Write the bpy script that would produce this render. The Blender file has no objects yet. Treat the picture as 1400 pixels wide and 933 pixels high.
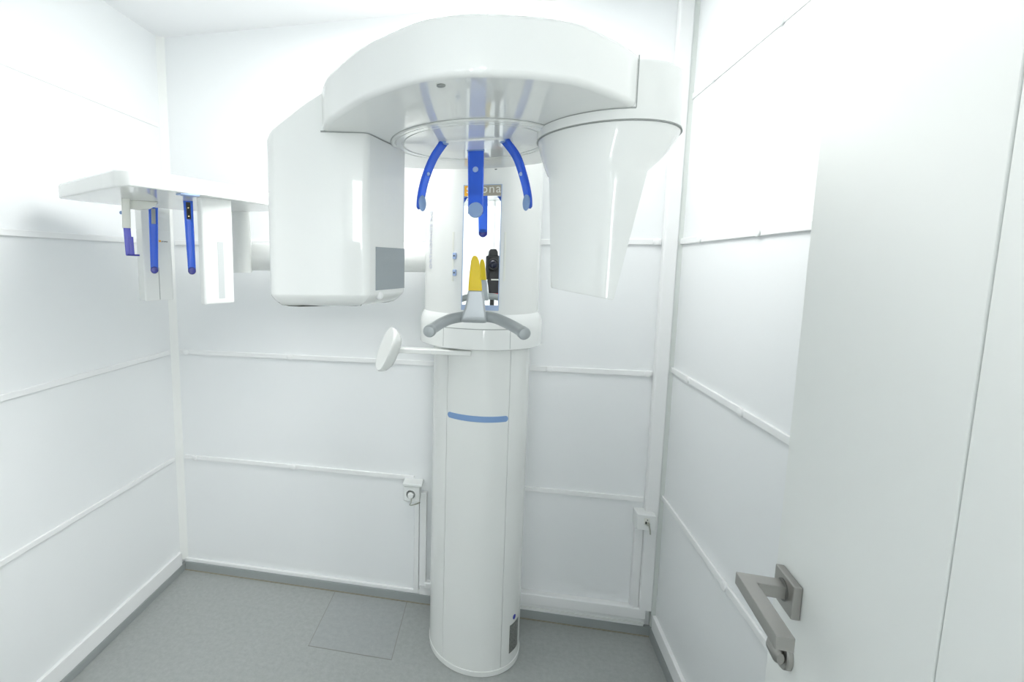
import bpy, math
from mathutils import Vector, Matrix

scene = bpy.context.scene
COL = scene.collection
PI = math.pi

# ------------------------------------------------------------------ camera geometry (survey of the photograph)
F, PITCH, ROLL, YAW = 666.6182, .1157, .0064, -.1995
CX, CY, HGT = 543.1637, 437.9775, 1.44
_cy, _sy, _cp, _sp, _cr, _sr = math.cos(YAW), math.sin(YAW), math.cos(PITCH), math.sin(PITCH), math.cos(ROLL), math.sin(ROLL)
FWD = Vector((_sy * _cp, _cy * _cp, -_sp))
_r0 = Vector((_cy, -_sy, 0)); _u0 = _r0.cross(FWD)
RIGHT = _cr * _r0 + _sr * _u0
UP = -_sr * _r0 + _cr * _u0
EYE = Vector((0, 0, HGT))

def ray(u, v): return FWD + RIGHT * ((u - CX) / F) - UP * ((v - CY) / F)
def at_z(u, v, z): d = ray(u, v); return EYE + d * ((z - HGT) / d.z)
def at_y(u, v, y): d = ray(u, v); return EYE + d * (y / d.y)
def at_x(u, v, x): d = ray(u, v); return EYE + d * (x / d.x)
def at_plane(u, v, p, n): d = ray(u, v); return EYE + d * ((Vector(p) - EYE).dot(n) / d.dot(n))
def on_cyl(u, v, c, R):
    """first hit of the sight line with a vertical cylinder"""
    d = ray(u, v); a = d.x * d.x + d.y * d.y
    b = -(d.x * c[0] + d.y * c[1]); q = c[0] ** 2 + c[1] ** 2 - R * R
    t = (-b - math.sqrt(max(0, b * b - a * q))) / a
    return EYE + d * t

# ------------------------------------------------------------------ materials
def mat(name, col, rough=.5, metal=0, spec=.5, trans=0, ior=1.5, coat=0, emit=None, noise=None, bump=None):
    m = bpy.data.materials.new(name); m.use_nodes = True
    nt = m.node_tree; b = nt.nodes['Principled BSDF']
    b.inputs['Base Color'].default_value = (*col, 1); b.inputs['Roughness'].default_value = rough
    b.inputs['Metallic'].default_value = metal; b.inputs['Specular IOR Level'].default_value = spec
    b.inputs['Transmission Weight'].default_value = trans; b.inputs['IOR'].default_value = ior
    b.inputs['Coat Weight'].default_value = coat
    if emit:
        b.inputs['Emission Color'].default_value = (*emit[0], 1); b.inputs['Emission Strength'].default_value = emit[1]
    tc = None
    if noise or bump:
        tc = nt.nodes.new('ShaderNodeTexCoord')
    if noise:                                    # (scale, detail, colour a, colour b)
        n = nt.nodes.new('ShaderNodeTexNoise'); n.inputs['Scale'].default_value = noise[0]; n.inputs['Detail'].default_value = noise[1]
        n.inputs['Roughness'].default_value = .7
        r = nt.nodes.new('ShaderNodeValToRGB')
        r.color_ramp.elements[0].color = (*noise[2], 1); r.color_ramp.elements[1].color = (*noise[3], 1)
        r.color_ramp.elements[0].position = .3; r.color_ramp.elements[1].position = .7
        nt.links.new(tc.outputs['Object'], n.inputs['Vector']); nt.links.new(n.outputs['Fac'], r.inputs['Fac'])
        nt.links.new(r.outputs['Color'], b.inputs['Base Color'])
    if bump:                                     # (scale, strength)
        n = nt.nodes.new('ShaderNodeTexNoise'); n.inputs['Scale'].default_value = bump[0]; n.inputs['Detail'].default_value = 4
        k = nt.nodes.new('ShaderNodeBump'); k.inputs['Strength'].default_value = bump[1]; k.inputs['Distance'].default_value = .002
        nt.links.new(tc.outputs['Object'], n.inputs['Vector']); nt.links.new(n.outputs['Fac'], k.inputs['Height'])
        nt.links.new(k.outputs['Normal'], b.inputs['Normal'])
    return m

M = dict(
    wall=mat('wall_panel_white', (.860, .879, .887), .42, bump=(60, .03)),
    ceil=mat('ceiling_white', (.86, .87, .88), .7),
    batten=mat('batten_white', (.875, .885, .885), .35),
    caulk=mat('aged_caulk', (.86, .875, .855), .6),
    floor=mat('grey_vinyl_floor', (.3, .3, .3), .5, noise=(55, 8, (.33, .35, .34), (.41, .43, .42)), bump=(140, .12)),
    patch=mat('grey_vinyl_patch', (.3, .3, .3), .5, noise=(45, 8, (.33, .35, .35), (.395, .415, .41))),
    seam=mat('floor_seam_dirt', (.29, .295, .27), .8),
    skirt=mat('grey_skirting', (.34, .365, .365), .4),
    plastic=mat('gloss_white_plastic', (.84, .855, .84), .03),
    plastic_soft=mat('satin_white_plastic', (.82, .835, .815), .22),
    under=mat('gloss_underside_plastic', (.80, .82, .80), .02, ior=1.55),
    cream=mat('ivory_plastic', (.80, .81, .75), .35),
    gap=mat('dark_rubber', (.09, .10, .10), .7),  # dark rubber of the tripod feet, also the fixing screw
    seamgrey=mat('panel_joint_grey', (.34, .36, .35), .6),  # joint grey, also used for the painted shade lines on carrier and ring
    blue=mat('translucent_blue_plastic', (.075, .21, .92), .1, trans=.5, ior=1.3),
    bluedark=mat('dark_blue_plastic', (.02, .025, .28), .25),
    violet=mat('violet_blue_plastic', (.08, .09, .62), .25, trans=.3),
    pad=mat('pale_blue_pad', (.24, .36, .60), .45),
    padlight=mat('light_blue_cap', (.42, .54, .80), .4),
    stripe=mat('blue_inlay', (.22, .36, .62), .4),
    silver=mat('silver_paint', (.42, .45, .46), .38, metal=.35),
    silver_block=mat('silver_block_paint', (.50, .53, .55), .34, metal=.4),
    yellow=mat('yellow_plastic', (.80, .58, .012), .35),
    mirror=mat('mirror_glass', (.93, .95, .94), .0, metal=1),
    mirror_edge=mat('mirror_edge_blue', (.36, .46, .66), .2),
    window=mat('grey_tinted_window', (.33, .37, .39), .06),
    orange=mat('orange_plate', (.86, .42, .02), .4),
    tan=mat('tan_plate', (.40, .37, .30), .4),
    letter=mat('pale_lettering', (.82, .82, .78), .5),
    faint=mat('faint_lilac_print', (.60, .62, .70), .5),
    darkprint=mat('dark_print', (.08, .09, .10), .5),
    label=mat('printed_type_plate', (.2, .2, .2), .4, noise=(260, 3, (.05, .055, .05), (.30, .31, .29))),
    steel=mat('brushed_steel', (.41, .40, .38), .34, metal=.9, bump=(300, .05)),
    steel_dark=mat('dark_steel', (.20, .20, .19), .4, metal=.8),
    door=mat('door_laminate', (.845, .862, .842), .36),
    door_line=mat('door_groove', (.52, .55, .55), .6),
    corner=mat('corner_gap_shade_grey', (.70, .735, .71), .6),
    slit=mat('slit_grey', (.60, .63, .63), .5),
    socket=mat('socket_white', (.83, .85, .84), .35),
    dark=mat('dark_recess', (.03, .032, .03), .7),
    cord=mat('grey_cord', (.42, .43, .37), .6),
    black=mat('black_camera_shell', (.035, .035, .038), .3),
    lens=mat('lens_glass', (.01, .012, .03), .03),
    red=mat('red_strap', (.5, .03, .03), .6),
    chrome=mat('brass_screw', (.75, .62, .35), .25, metal=1),
    streak_glow=mat('streak_glow_pane', (.9, .95, 1), .3, emit=((1, 1, 1), 8)),  # glow added to draw upright streaks on the glossy plastic
    glow=mat('lamp_diffuser', (.9, .9, .9), .5, emit=((1, 1, 1), 2.0)),
    dirt=mat('brown_sealant', (.31, .29, .22), .8),
)

# ------------------------------------------------------------------ mesh building
class MB:
    def __init__(s): s.v = []; s.f = []; s.mi = []; s.cur = 0
    def add(s, vs, fs):
        o = len(s.v); s.v += [Vector(p) for p in vs]; s.f += [[o + i for i in f] for f in fs]; s.mi += [s.cur] * len(fs); return s
    def box(s, lo, hi, mtx=None):
        x0, y0, z0 = lo; x1, y1, z1 = hi
        vs = [Vector(p) for p in ((x0, y0, z0), (x1, y0, z0), (x1, y1, z0), (x0, y1, z0), (x0, y0, z1), (x1, y0, z1), (x1, y1, z1), (x0, y1, z1))]
        if mtx: vs = [mtx @ p for p in vs]
        return s.add(vs, [(3, 2, 1, 0), (4, 5, 6, 7), (0, 1, 5, 4), (1, 2, 6, 5), (2, 3, 7, 6), (3, 0, 4, 7)])
    def loft(s, secs, cap0=True, cap1=True, closed=True):
        n = len(secs[0]); vs = [p for q in secs for p in q]; fs = []
        for k in range(len(secs) - 1):
            for i in range(n if closed else n - 1):
                j = (i + 1) % n
                fs.append((k * n + i, k * n + j, (k + 1) * n + j, (k + 1) * n + i))
        if cap0: fs.append(tuple(range(n - 1, -1, -1)))
        if cap1: fs.append(tuple((len(secs) - 1) * n + i for i in range(n)))
        return s.add(vs, fs)
    def tube(s, path, rad, seg=16, caps=True, flat=None, updir=None):
        """round (or flattened: flat = ratio) tube along a path"""
        path = [Vector(p) for p in path]; n = len(path)
        if not hasattr(rad, '__len__'): rad = [rad] * n
        secs = []; prev = None
        for i, p in enumerate(path):
            t = (path[min(i + 1, n - 1)] - path[max(i - 1, 0)]).normalized()
            if prev is None:
                a = Vector(updir) if updir else (Vector((0, 0, 1)) if abs(t.z) < .9 else Vector((1, 0, 0)))
            else: a = prev
            a = (a - t * a.dot(t)).normalized(); prev = a
            b = t.cross(a)
            fl = flat[i] if hasattr(flat, '__len__') else (flat or 1)
            secs.append([p + a * (rad[i] * math.cos(2 * PI * k / seg)) + b * (rad[i] * fl * math.sin(2 * PI * k / seg)) for k in range(seg)])
        return s.loft(secs, caps, caps)
    def lathe(s, prof, c=(0, 0, 0), axis=(0, 0, 1), seg=32, a0=0, a1=2 * PI):
        """prof: list of (radius, height along axis)"""
        ax = Vector(axis).normalized(); u = (Vector((1, 0, 0)) if abs(ax.x) < .8 else Vector((0, 1, 0)))
        u = (u - ax * u.dot(ax)).normalized(); w = ax.cross(u); c = Vector(c)
        secs = [[c + ax * h + (u * math.cos(2 * PI * k / seg) + w * math.sin(2 * PI * k / seg)) * r for k in range(seg)] for r, h in prof]
        return s.loft(secs, True, True)
    def ball(s, c, r, seg=20, rings=12, mtx=None):
        secs = []
        for k in range(1, rings):
            a = PI * k / rings
            secs.append([Vector((r * math.sin(a) * math.cos(2 * PI * i / seg), r * math.sin(a) * math.sin(2 * PI * i / seg), -r * math.cos(a))) for i in range(seg)])
        secs = [[(mtx @ p if mtx else p) + Vector(c) for p in q] for q in secs]
        return s.loft(secs)
    def build(s, name, m, parent=None, smooth=40, bevel=None, seg=2, wn=True):
        me = bpy.data.meshes.new(name)
        off = wloc(parent) if parent else Vector((0, 0, 0))
        me.from_pydata([tuple(p - off) for p in s.v], [], s.f)
        ms = m if isinstance(m, (list, tuple)) else [m]
        for x in ms: me.materials.append(M[x])
        for i, p in enumerate(me.polygons): p.material_index = s.mi[i]
        import bmesh
        bm = bmesh.new(); bm.from_mesh(me); bmesh.ops.recalc_face_normals(bm, faces=bm.faces)
        bm.to_mesh(me); bm.free()
        if smooth:
            me.shade_smooth()
            me.set_sharp_from_angle(angle=math.radians(smooth))
        o = bpy.data.objects.new(name, me); COL.objects.link(o)
        if parent: o.parent = parent
        if bevel:
            b = o.modifiers.new('edge', 'BEVEL'); b.width = bevel; b.segments = seg; b.limit_method = 'ANGLE'; b.angle_limit = math.radians(50)
            b.harden_normals = False
        if smooth and wn:
            q = o.modifiers.new('normals', 'WEIGHTED_NORMAL'); q.keep_sharp = True; q.weight = 50; q.mode = 'FACE_AREA'
        return o

_W = {}
def wloc(o):
    p = Vector((0, 0, 0))
    while o is not None: p += o.location; o = o.parent
    return p
def thing(name, loc, label, cat, group=None):
    o = bpy.data.objects.new(name, None); COL.objects.link(o); o.location = loc; o.empty_display_size = .1
    o['label'] = label; o['category'] = cat
    if group: o['group'] = group
    return o
def tag(o, label, cat, group=None):
    o['label'] = label; o['category'] = cat
    if group: o['group'] = group
    return o
def struct(o, label, cat=None):
    o['kind'] = 'structure'; o['label'] = label
    if cat: o['category'] = cat
    return o

def crom(pts, n=8, closed=False):
    """Catmull-Rom through 2D / 3D points"""
    pts = [Vector(p) for p in pts]; out = []; N = len(pts)
    for i in range(N if closed else N - 1):
        if closed: p0, p1, p2, p3 = pts[i - 1], pts[i], pts[(i + 1) % N], pts[(i + 2) % N]
        else: p0, p1, p2, p3 = pts[max(i - 1, 0)], pts[i], pts[i + 1], pts[min(i + 2, N - 1)]
        for k in range(n):
            t = k / n
            out.append(.5 * ((2 * p1) + (p2 - p0) * t + (2 * p0 - 5 * p1 + 4 * p2 - p3) * t * t + (3 * p1 - p0 - 3 * p2 + p3) * t ** 3))
    if not closed: out.append(pts[-1])
    return out
def fillet(poly, rads, n=6):
    """2D polygon with rounded corners"""
    out = []; N = len(poly); P = [Vector(p) for p in poly]
    if not hasattr(rads, '__len__'): rads = [rads] * N
    for i in range(N):
        a, b, c = P[i - 1], P[i], P[(i + 1) % N]; r = rads[i]
        if r <= 0: out.append(b); continue
        d1 = (a - b).normalized(); d2 = (c - b).normalized()
        ang = d1.angle(d2); L = r / math.tan(ang / 2)
        p1 = b + d1 * L; p2 = b + d2 * L
        cen = b + (d1 + d2).normalized() * (r / math.sin(ang / 2))
        v1 = p1 - cen; v2 = p2 - cen
        t = v1.angle_signed(v2)
        for k in range(n + 1):
            q = -t * k / n
            out.append(cen + Vector((v1.x * math.cos(q) - v1.y * math.sin(q), v1.x * math.sin(q) + v1.y * math.cos(q))))
    return out
def inset(o2, d):
    """offset a closed 2D outline inwards by d (counter-clockwise outlines)"""
    N = len(o2); out = []
    for i in range(N):
        a, b, c = o2[i - 1], o2[i], o2[(i + 1) % N]
        n = Vector((0, 0))
        for p, q in ((a, b), (b, c)):
            e = q - p
            if e.length > 1e-9: e.normalize(); n += Vector((-e.y, e.x))
        out.append(b + n.normalized() * d if n.length > 1e-6 else b.copy())
    return out
def lift(o2, z): return [Vector((p.x, p.y, z)) for p in o2]
def round_prism(mb, o2, z0, z1, rb=0, rt=0, n=4):
    secs = []
    if rb:
        for k in range(n):
            a = PI / 2 * k / n
            secs.append(lift(inset(o2, rb * (1 - math.sin(a))), z0 + rb * (1 - math.cos(a))))
    secs.append(lift(o2, z0 + rb)); secs.append(lift(o2, z1 - rt))
    if rt:
        for k in range(1, n + 1):
            a = PI / 2 * k / n
            secs.append(lift(inset(o2, rt * (1 - math.cos(a))), z1 - rt + rt * math.sin(a)))
    mb.loft(secs); return mb
def arc2(c, R, a0, a1, n):
    return [Vector((c[0] + R * math.sin(a0 + (a1 - a0) * k / n), c[1] - R * math.cos(a0 + (a1 - a0) * k / n))) for k in range(n + 1)]
def dshape(c, R, yback, notch=(), n=72, nw=.0022, nd=.004):
    """column outline, counter-clockwise from above: round front, flat back; notch = joint angles"""
    ab = math.acos(-(yback - c[1]) / R)
    angs = [(-ab + 2 * ab * k / n, R) for k in range(n + 1)]
    for a in notch:
        h = nw / R / 2
        angs = [q for q in angs if abs(q[0] - a) > h * 2.2]
        angs += [(a - h, R), (a - h * .8, R - nd), (a + h * .8, R - nd), (a + h, R)]
    angs.sort()
    return [Vector((c[0] + r * math.sin(a), c[1] - r * math.cos(a))) for a, r in angs]
def arc_shell(mb, c, R, th, a0, a1, z0, z1, n=24, endr=0):
    """thin curved plate on a round column; endr rounds its ends"""
    N = n; outer = []; secs = []
    L = (a1 - a0) * R
    for k in range(N + 1):
        t = k / N
        if endr: t = (1 - math.cos(PI * t)) / 2
        a = a0 + (a1 - a0) * t; s = t * L; e = min(s, L - s); hz = (z1 - z0) / 2
        if endr and e < endr: hz = max(.15 * hz, hz - endr + math.sqrt(max(0, endr ** 2 - (endr - e) ** 2)))
        zm = (z0 + z1) / 2
        d = Vector((math.sin(a), -math.cos(a)))
        secs.append([Vector((c[0] + d.x * r, c[1] + d.y * r, z)) for r, z in ((R, zm - hz), (R + th, zm - hz), (R + th, zm + hz), (R, zm + hz))])
    mb.loft(secs); return mb
def text_mesh(name, body, m, parent, origin, xdir, ydir, size, depth=.0006, spacing=1.0, align='LEFT'):
    cu = bpy.data.curves.new(name, 'FONT'); cu.body = body; cu.size = size; cu.extrude = depth; cu.space_character = spacing; cu.align_x = align
    cu.resolution_u = 4
    t = bpy.data.objects.new(name, cu); COL.objects.link(t)
    bpy.context.view_layer.update()
    dg = bpy.context.evaluated_depsgraph_get()
    me = bpy.data.meshes.new_from_object(t.evaluated_get(dg))
    bpy.data.objects.remove(t)
    x = Vector(xdir).normalized(); y = Vector(ydir).normalized(); z = x.cross(y)
    R = Matrix((x, y, z)).transposed().to_4x4(); R.translation = Vector(origin) - wloc(parent)
    me.transform(R); me.materials.clear(); me.materials.append(M[m])
    o = bpy.data.objects.new(name, me); COL.objects.link(o); o.parent = parent
    return o

# ------------------------------------------------------------------ the room
XL, XR, YB, YF, ZC = -1.413, .638, 1.922, .02, 2.372
T = .1
CORR = -1.55                                   # far side of the corridor outside the open door
DX0, DX1, DZ = -.45, .386, 2.06                # door opening
struct(MB().box((XL - T, CORR - T, -.1), (XR + T + .9, YB + T, 0)).build('floor', 'floor'), 'grey mottled vinyl floor', 'floor')
struct(MB().box((XL - T, CORR - T, ZC), (XR + T + .9, YB + T, ZC + .1)).build('ceiling', 'ceil'), 'plain white ceiling', 'ceiling')
struct(MB().box((XL - T, CORR, 0), (XL, YB + T, ZC)).build('wall_left', 'wall'), 'white panelled left wall', 'wall')
struct(MB().box((XL, YB, 0), (XR + T, YB + T, ZC)).build('wall_back', 'wall'), 'white panelled back wall behind the x-ray unit', 'wall')
struct(MB().box((XR, YF - .1, 0), (XR + T, YB, ZC)).build('wall_right', 'wall'), 'white panelled right wall behind the door', 'wall')
wf = MB().box((XL, YF - .1, 0), (DX0, YF, ZC)); wf.box((DX1, YF - .1, 0), (XR, YF, ZC)); wf.box((DX0, YF - .1, DZ), (DX1, YF, ZC))
struct(wf.build('wall_front', 'wall'), 'white wall around the doorway', 'wall')
struct(MB().box((XL, CORR - T, 0), (XR + T + .9, CORR, ZC)).build('wall_corridor', 'wall'), 'white corridor wall opposite the doorway', 'wall')
struct(MB().box((XR + T + .8, CORR, 0), (XR + T + .9, YF, ZC)).build('wall_corridor_end', 'wall'), 'white end wall of the corridor', 'wall')
wr = MB().box((XR + T, YF - .1, 0), (XR + T + .8, YF, ZC)); struct(wr.build('wall_corridor_side', 'wall'), 'white corridor wall beside the room', 'wall')
struct(MB().box((.02, CORR, 0), (.045, CORR + .012, ZC)).build('trim_corridor_joint', 'batten'), 'upright joint strip on the corridor wall', 'trim')

wd = MB(); wx0, wx1, wz0, wz1 = .40, .50, .75, 2.05  # added window, unseen, glows to give the plastic its upright highlights
wd.box((wx0 - .05, CORR, wz0 - .05), (wx0, CORR + .03, wz1 + .05)); wd.box((wx1, CORR, wz0 - .05), (wx1 + .05, CORR + .03, wz1 + .05))
wd.box((wx0, CORR, wz0 - .05), (wx1, CORR + .03, wz0)); wd.box((wx0, CORR, wz1), (wx1, CORR + .03, wz1 + .05))
win = struct(wd.build('window_added', 'batten', bevel=.003), 'narrow glowing window added in the corridor wall behind the viewer, for highlight streaks', 'window')
MB().box((wx0, CORR + .001, wz0), (wx1, CORR + .012, wz1)).build('pane', 'streak_glow', win, smooth=0)
trim_n = [0]
def trim(mb, label, m='batten', bevel=.002, smooth=40):
    trim_n[0] += 1
    return struct(mb.build('trim_%d' % trim_n[0], m, smooth=smooth, bevel=bevel), label, 'trim')
def caps(parent, pts, axis):
    for p in pts:
        MB().lathe([(.0125, -.001), (.0125, .004), (.010, .0055), (.004, .0065)], p, axis, 20).build('cover_cap', 'batten', parent)

ZR = ((.543, .0195, 'lowest'), (1.031, .0205, 'waist-high'), (1.513, .021, 'eye-level'), (2.001, .02, 'topmost'))
RD = .008
for z, h, nm in ZR:
    RD = .0035 if nm == 'topmost' else .008
    o = trim(MB().box((XL, .03, z), (XL + RD, YB - .035, z + h)), '%s horizontal cover batten on the left wall' % nm)
    if nm == 'lowest':   # behind the column and past both sockets
        b = MB().box((XL + .035, YB - RD, z), (-.31, YB, z + h)); b.box((-.20, YB - RD, z), (.575, YB, z + h))
    else: b = MB().box((XL + .035, YB - RD, z), (.575, YB, z + h))
    o2 = trim(b, '%s horizontal cover batten on the back wall' % nm) if nm != 'topmost' else None
    zz = z + (.022 if nm in ('waist-high', 'lowest') else 0)     # the right-hand battens sit a little higher below
    o3 = trim(MB().box((XR - RD, YF, zz), (XR, YB - .02, zz + h)), '%s horizontal cover batten on the right wall' % nm)
    zc = z + h / 2
    px = {'lowest': (268, 401), 'waist-high': (256, 397, 752, 886), 'eye-level': (760, 897), 'topmost': ()}[nm]
    caps(o2, [Vector((at_y(u, 640 if nm == 'lowest' else 490 if nm == 'waist-high' else 330, YB).x, YB - RD, zc)) for u in px], (0, -1, 0))
    px = {'lowest': ((990, 800),), 'waist-high': ((940, 524), (1013, 569)), 'eye-level': ((957, 327), (1037, 316)), 'topmost': ((975, 118), (1068, 40))}[nm]
    caps(o3, [Vector((XR - RD, at_x(u, v, XR - RD).y, zz + h / 2)) for u, v in px], (-1, 0, 0))

# skirtings
struct(MB().box((XL, .02, 0), (XL + .016, YB, .034)).build('baseboard_left', 'skirt', bevel=.002), 'grey skirting along the left wall', 'baseboard')
struct(MB().box((XL + .016, YB - .014, 0), (XR, YB, .04)).build('baseboard_back', 'skirt', bevel=.002), 'grey skirting along the back wall', 'baseboard')
struct(MB().box((XR - .016, .02, 0), (XR, YB - .014, .046)).build('baseboard_right', 'skirt', bevel=.002), 'grey skirting along the right wall', 'baseboard')
trim(MB().box((XL, .02, .034), (XL + .014, YB - .03, .098)), 'white plinth strip above the left skirting')
trim(MB().box((XR - .014, .03, .046), (XR, YB - .03, .104)), 'white plinth strip above the right skirting')
trim(MB().box((XL + .02, YB - .011, .0405), (-.28, YB, .057)), 'thin white bead above the back skirting, left of the column')
# sealant lines, corner strips
trim(MB().box((XL + .016, YB - .0175, 0), (-.2, YB - .014, .0035)).box((.1, YB - .0175, 0), (XR - .016, YB - .014, .0035)), 'brownish sealant line at the foot of the back skirting', 'dirt', None)
q = MB(); q.loft([[Vector((XL, YB - .024, z)), Vector((XL + .008, YB - .016, z)), Vector((XL + .016, YB - .008, z)), Vector((XL + .024, YB, z)), Vector((XL, YB, z))] for z in (.05, ZC)])
trim(q, 'ivory caulked strip in the far left corner', 'caulk', None)
# cable duct in the far right corner and cable ducts along the wall
trim(MB().box((.576, YB - .030, .115), (.622, YB, ZC)), 'white upright cable duct in the far right corner', bevel=.004)
trim(MB().box((.622, YB - .024, .05), (.638, YB, ZC)), 'grey strip painting the shaded gap beside the corner cable duct', 'corner', None)  # shade of the gap between duct and wall, put in as grey
trim(MB().box((.07, YB - .030, .078), (.60, YB, .122)), 'white cable duct above the back skirting, right of the column', bevel=.003)
trim(MB().box((.07, YB - .016, .0405), (.60, YB, .078)), 'lower white rail under the right cable duct')
trim(MB().box((.07, YB - .020, .052), (.60, YB - .016, .058)), 'thin grey bead on the rail under the right cable duct', 'caulk', None)
trim(MB().box((.545, YB - .022, .122), (.5755, YB, .50)), 'upright cable duct below the right socket', bevel=.003)

sy = YB - .02
xa, xb, xc = at_y(574.5, 740, YB).x, at_y(583.5, 740, YB).x, at_y(571, 740, YB).x
trim(MB().box((xa, sy, .085), (xb, YB, .50)), 'upright cable duct below the left socket', bevel=.002)
trim(MB().box((xc - .014, sy + .006, .045), (xa - .004, YB, .50)), 'white upright cover strip beside the left cable duct', bevel=.002)
trim(MB().box((xb - .004, sy - .004, .078), (-.165, YB, .105)), 'short white cable duct left of the column foot', bevel=.003)
trim(MB().box((xa, YB - .013, .0405), (-.165, YB, .078)), 'short white rail left of the column foot')

# patch in the floor covering
c = [at_z(u, v, 0) for u, v in ((460, 806), (422.8, 883.5), (535.5, 902), (556.4, 819))]
x0 = (c[0].x + c[1].x) / 2; x1 = (c[2].x + c[3].x) / 2; y0 = (c[1].y + c[2].y) / 2; y1 = YB - .018
trim(MB().box((x0, y0, 0), (x1, y1, .0006)), 'square patch let into the floor covering', 'patch', None)
s = MB().box((x0 - .003, y0 - .003, 0), (x1 + .003, y0, .0008)); s.box((x0 - .003, y0, 0), (x0, y1, .0008)); s.box((x1, y0, 0), (x1 + .003, y1, .0008))
trim(s, 'dirty seam around the floor patch', 'seam', None)

# ------------------------------------------------------------------ door (open, swung against the right wall)
E2 = Vector((.457, .845)); dv = Vector((-.0872, -.9962)); nv = Vector((-.9962, .0872))    # far edge, towards hinge, room-side normal
def dp(s_, o_, z_): p = E2 + dv * s_ + nv * o_; return Vector((p.x, p.y, z_))
W_ = .815; G = .318; th = .042
out = [(0, 0), (G - .0015, 0), (G - .0012, -.004), (G + .0012, -.004), (G + .0015, 0), (W_, 0), (W_, -th), (0, -th)]
dm = MB(); dm.loft([[dp(a, b, z) for a, b in out] for z in (.008, 2.045)])
door = struct(dm.build('door_1', 'door', smooth=30, bevel=.001), 'white laminate door standing open against the right wall, with a brushed steel lever', 'door')
MB().loft([[dp(a, b, z) for a, b in ((G - .0011, -.0042), (G + .0011, -.0042), (G + .0011, -.0022), (G - .0011, -.0022))] for z in (.009, 2.044)]).build('groove_line', 'door_line', door)
# lever handle: rose, neck and square lever
Bm = Matrix((( dv.x, nv.x, 0, 0), (dv.y, nv.y, 0, 0), (0, 0, 1, 0), (0, 0, 0, 1)))
def dmtx(s_, o_, z_): m = Bm.copy(); m.translation = dp(s_, o_, z_); return m
ZH = .9495; SH = .054
rose = MB().box((-.0295, 0, -.026), (.0295, .0115, .026), dmtx(SH, .0004, ZH))
hd = rose.build('door_handle', 'steel', door, bevel=.0015); hd['label'] = 'brushed steel square lever handle'
lv = MB()
lm = dmtx(SH, 0, ZH)
prof = []
# L-shaped bar: neck out of the rose, then the lever towards the hinge side
o2 = [(-.0115, .012), (.0115, .012), (.0115, .0495), (.128, .0495), (.128, .071), (-.0115, .071)]
o2 = [Vector(p) for p in o2]
lv.loft([[lm @ Vector((p.x, p.y, z)) for p in o2] for z in (-.0075, .0125)])
lv.build('lever', 'steel', hd, bevel=.0012)
MB().lathe([(.0165, 0), (.0165, .0012), (.0155, .0016)], dp(SH, .0118, ZH + .002), (nv.x, nv.y, 0), 28).build('collar', 'steel_dark', hd)
tk = MB(); zt = ZH - .098
tk.lathe([(.0255, 0), (.0255, .006), (.024, .0075), (.010, .008)], dp(SH, .0004, zt), (nv.x, nv.y, 0), 36)
th_ = tk.build('lock_rose', 'steel', door)
kn = MB(); kn.tube([dp(SH, .007, zt), dp(SH, .014, zt)], .007, 16)
kn.tube([dp(SH - .019, .014, zt + .001), dp(SH - .012, .0145, zt), dp(SH + .010, .0145, zt - .001), dp(SH + .019, .014, zt - .001)], [.007, .0125, .0135, .009], 16, True, .55)
kn.build('thumb_turn', 'steel', th_)
# frame of the opening
jb = MB().box((DX0, YF - .105, 0), (DX0 + .02, YF + .008, DZ)); jb.box((DX0, YF - .105, DZ - .02), (DX1, YF + .008, DZ)); jb.box((DX1 - .004, YF - .105, 0), (DX1 + .012, YF - .045, DZ))
trim(jb, 'white frame of the doorway')

# ------------------------------------------------------------------ sockets
def socket_box(name, lo, hi, label):
    t = thing(name, ((lo[0] + hi[0]) / 2, YB, (lo[2] + hi[2]) / 2), label, 'socket', 'wall sockets on the back wall')
    return t
# left socket: boxy housing with a ledge, round outlet and an empty plug cord
f = YB - .052
a = at_y(550.5, 652, YB - .004); p0 = at_y(551.6, 664, f); p1 = at_y(573.5, 688, f)
s1 = socket_box('wall_socket', (p0.x, f, p1.z), (p1.x, YB, p0.z), 'white surface socket left of the column, with a round outlet and thin cord')
MB().box((p0.x - .003, f - .004, p0.z - .002), (p1.x + .010, YB, p0.z + .012)).build('top_cover', 'socket', s1, bevel=.004)
MB().box((p0.x, f, p1.z), (p1.x, YB, p0.z - .004)).build('housing', 'socket', s1, bevel=.005, seg=3)
cc = at_y(561.5, 676.5, f)
ou = MB(); ou.lathe([(.0185, .0), (.0185, .0015), (.016, .0015), (.0155, -.002), (.002, -.002)], cc, (0, -1, 0), 32)
ou.build('outlet', 'seamgrey', s1)
MB().lathe([(.013, -.001), (.0125, .010), (.009, .0135), (.002, .014)], cc + Vector((.0005, -.001, -.001)), (0, -1, 0), 28).build('plug', 'socket', s1)
q0 = cc + Vector((.006, -.014, -.010)); q1 = at_y(560.5, 691, f - .012); q2 = at_y(566, 690.5, f - .008); q3 = at_y(574, 687.5, YB - .026)
MB().tube(crom([q0, q0 + Vector((-.001, -.003, -.015)), q1, q2, q3], 6), .0022, 10).build('cord', 'cord', s1)
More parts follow.
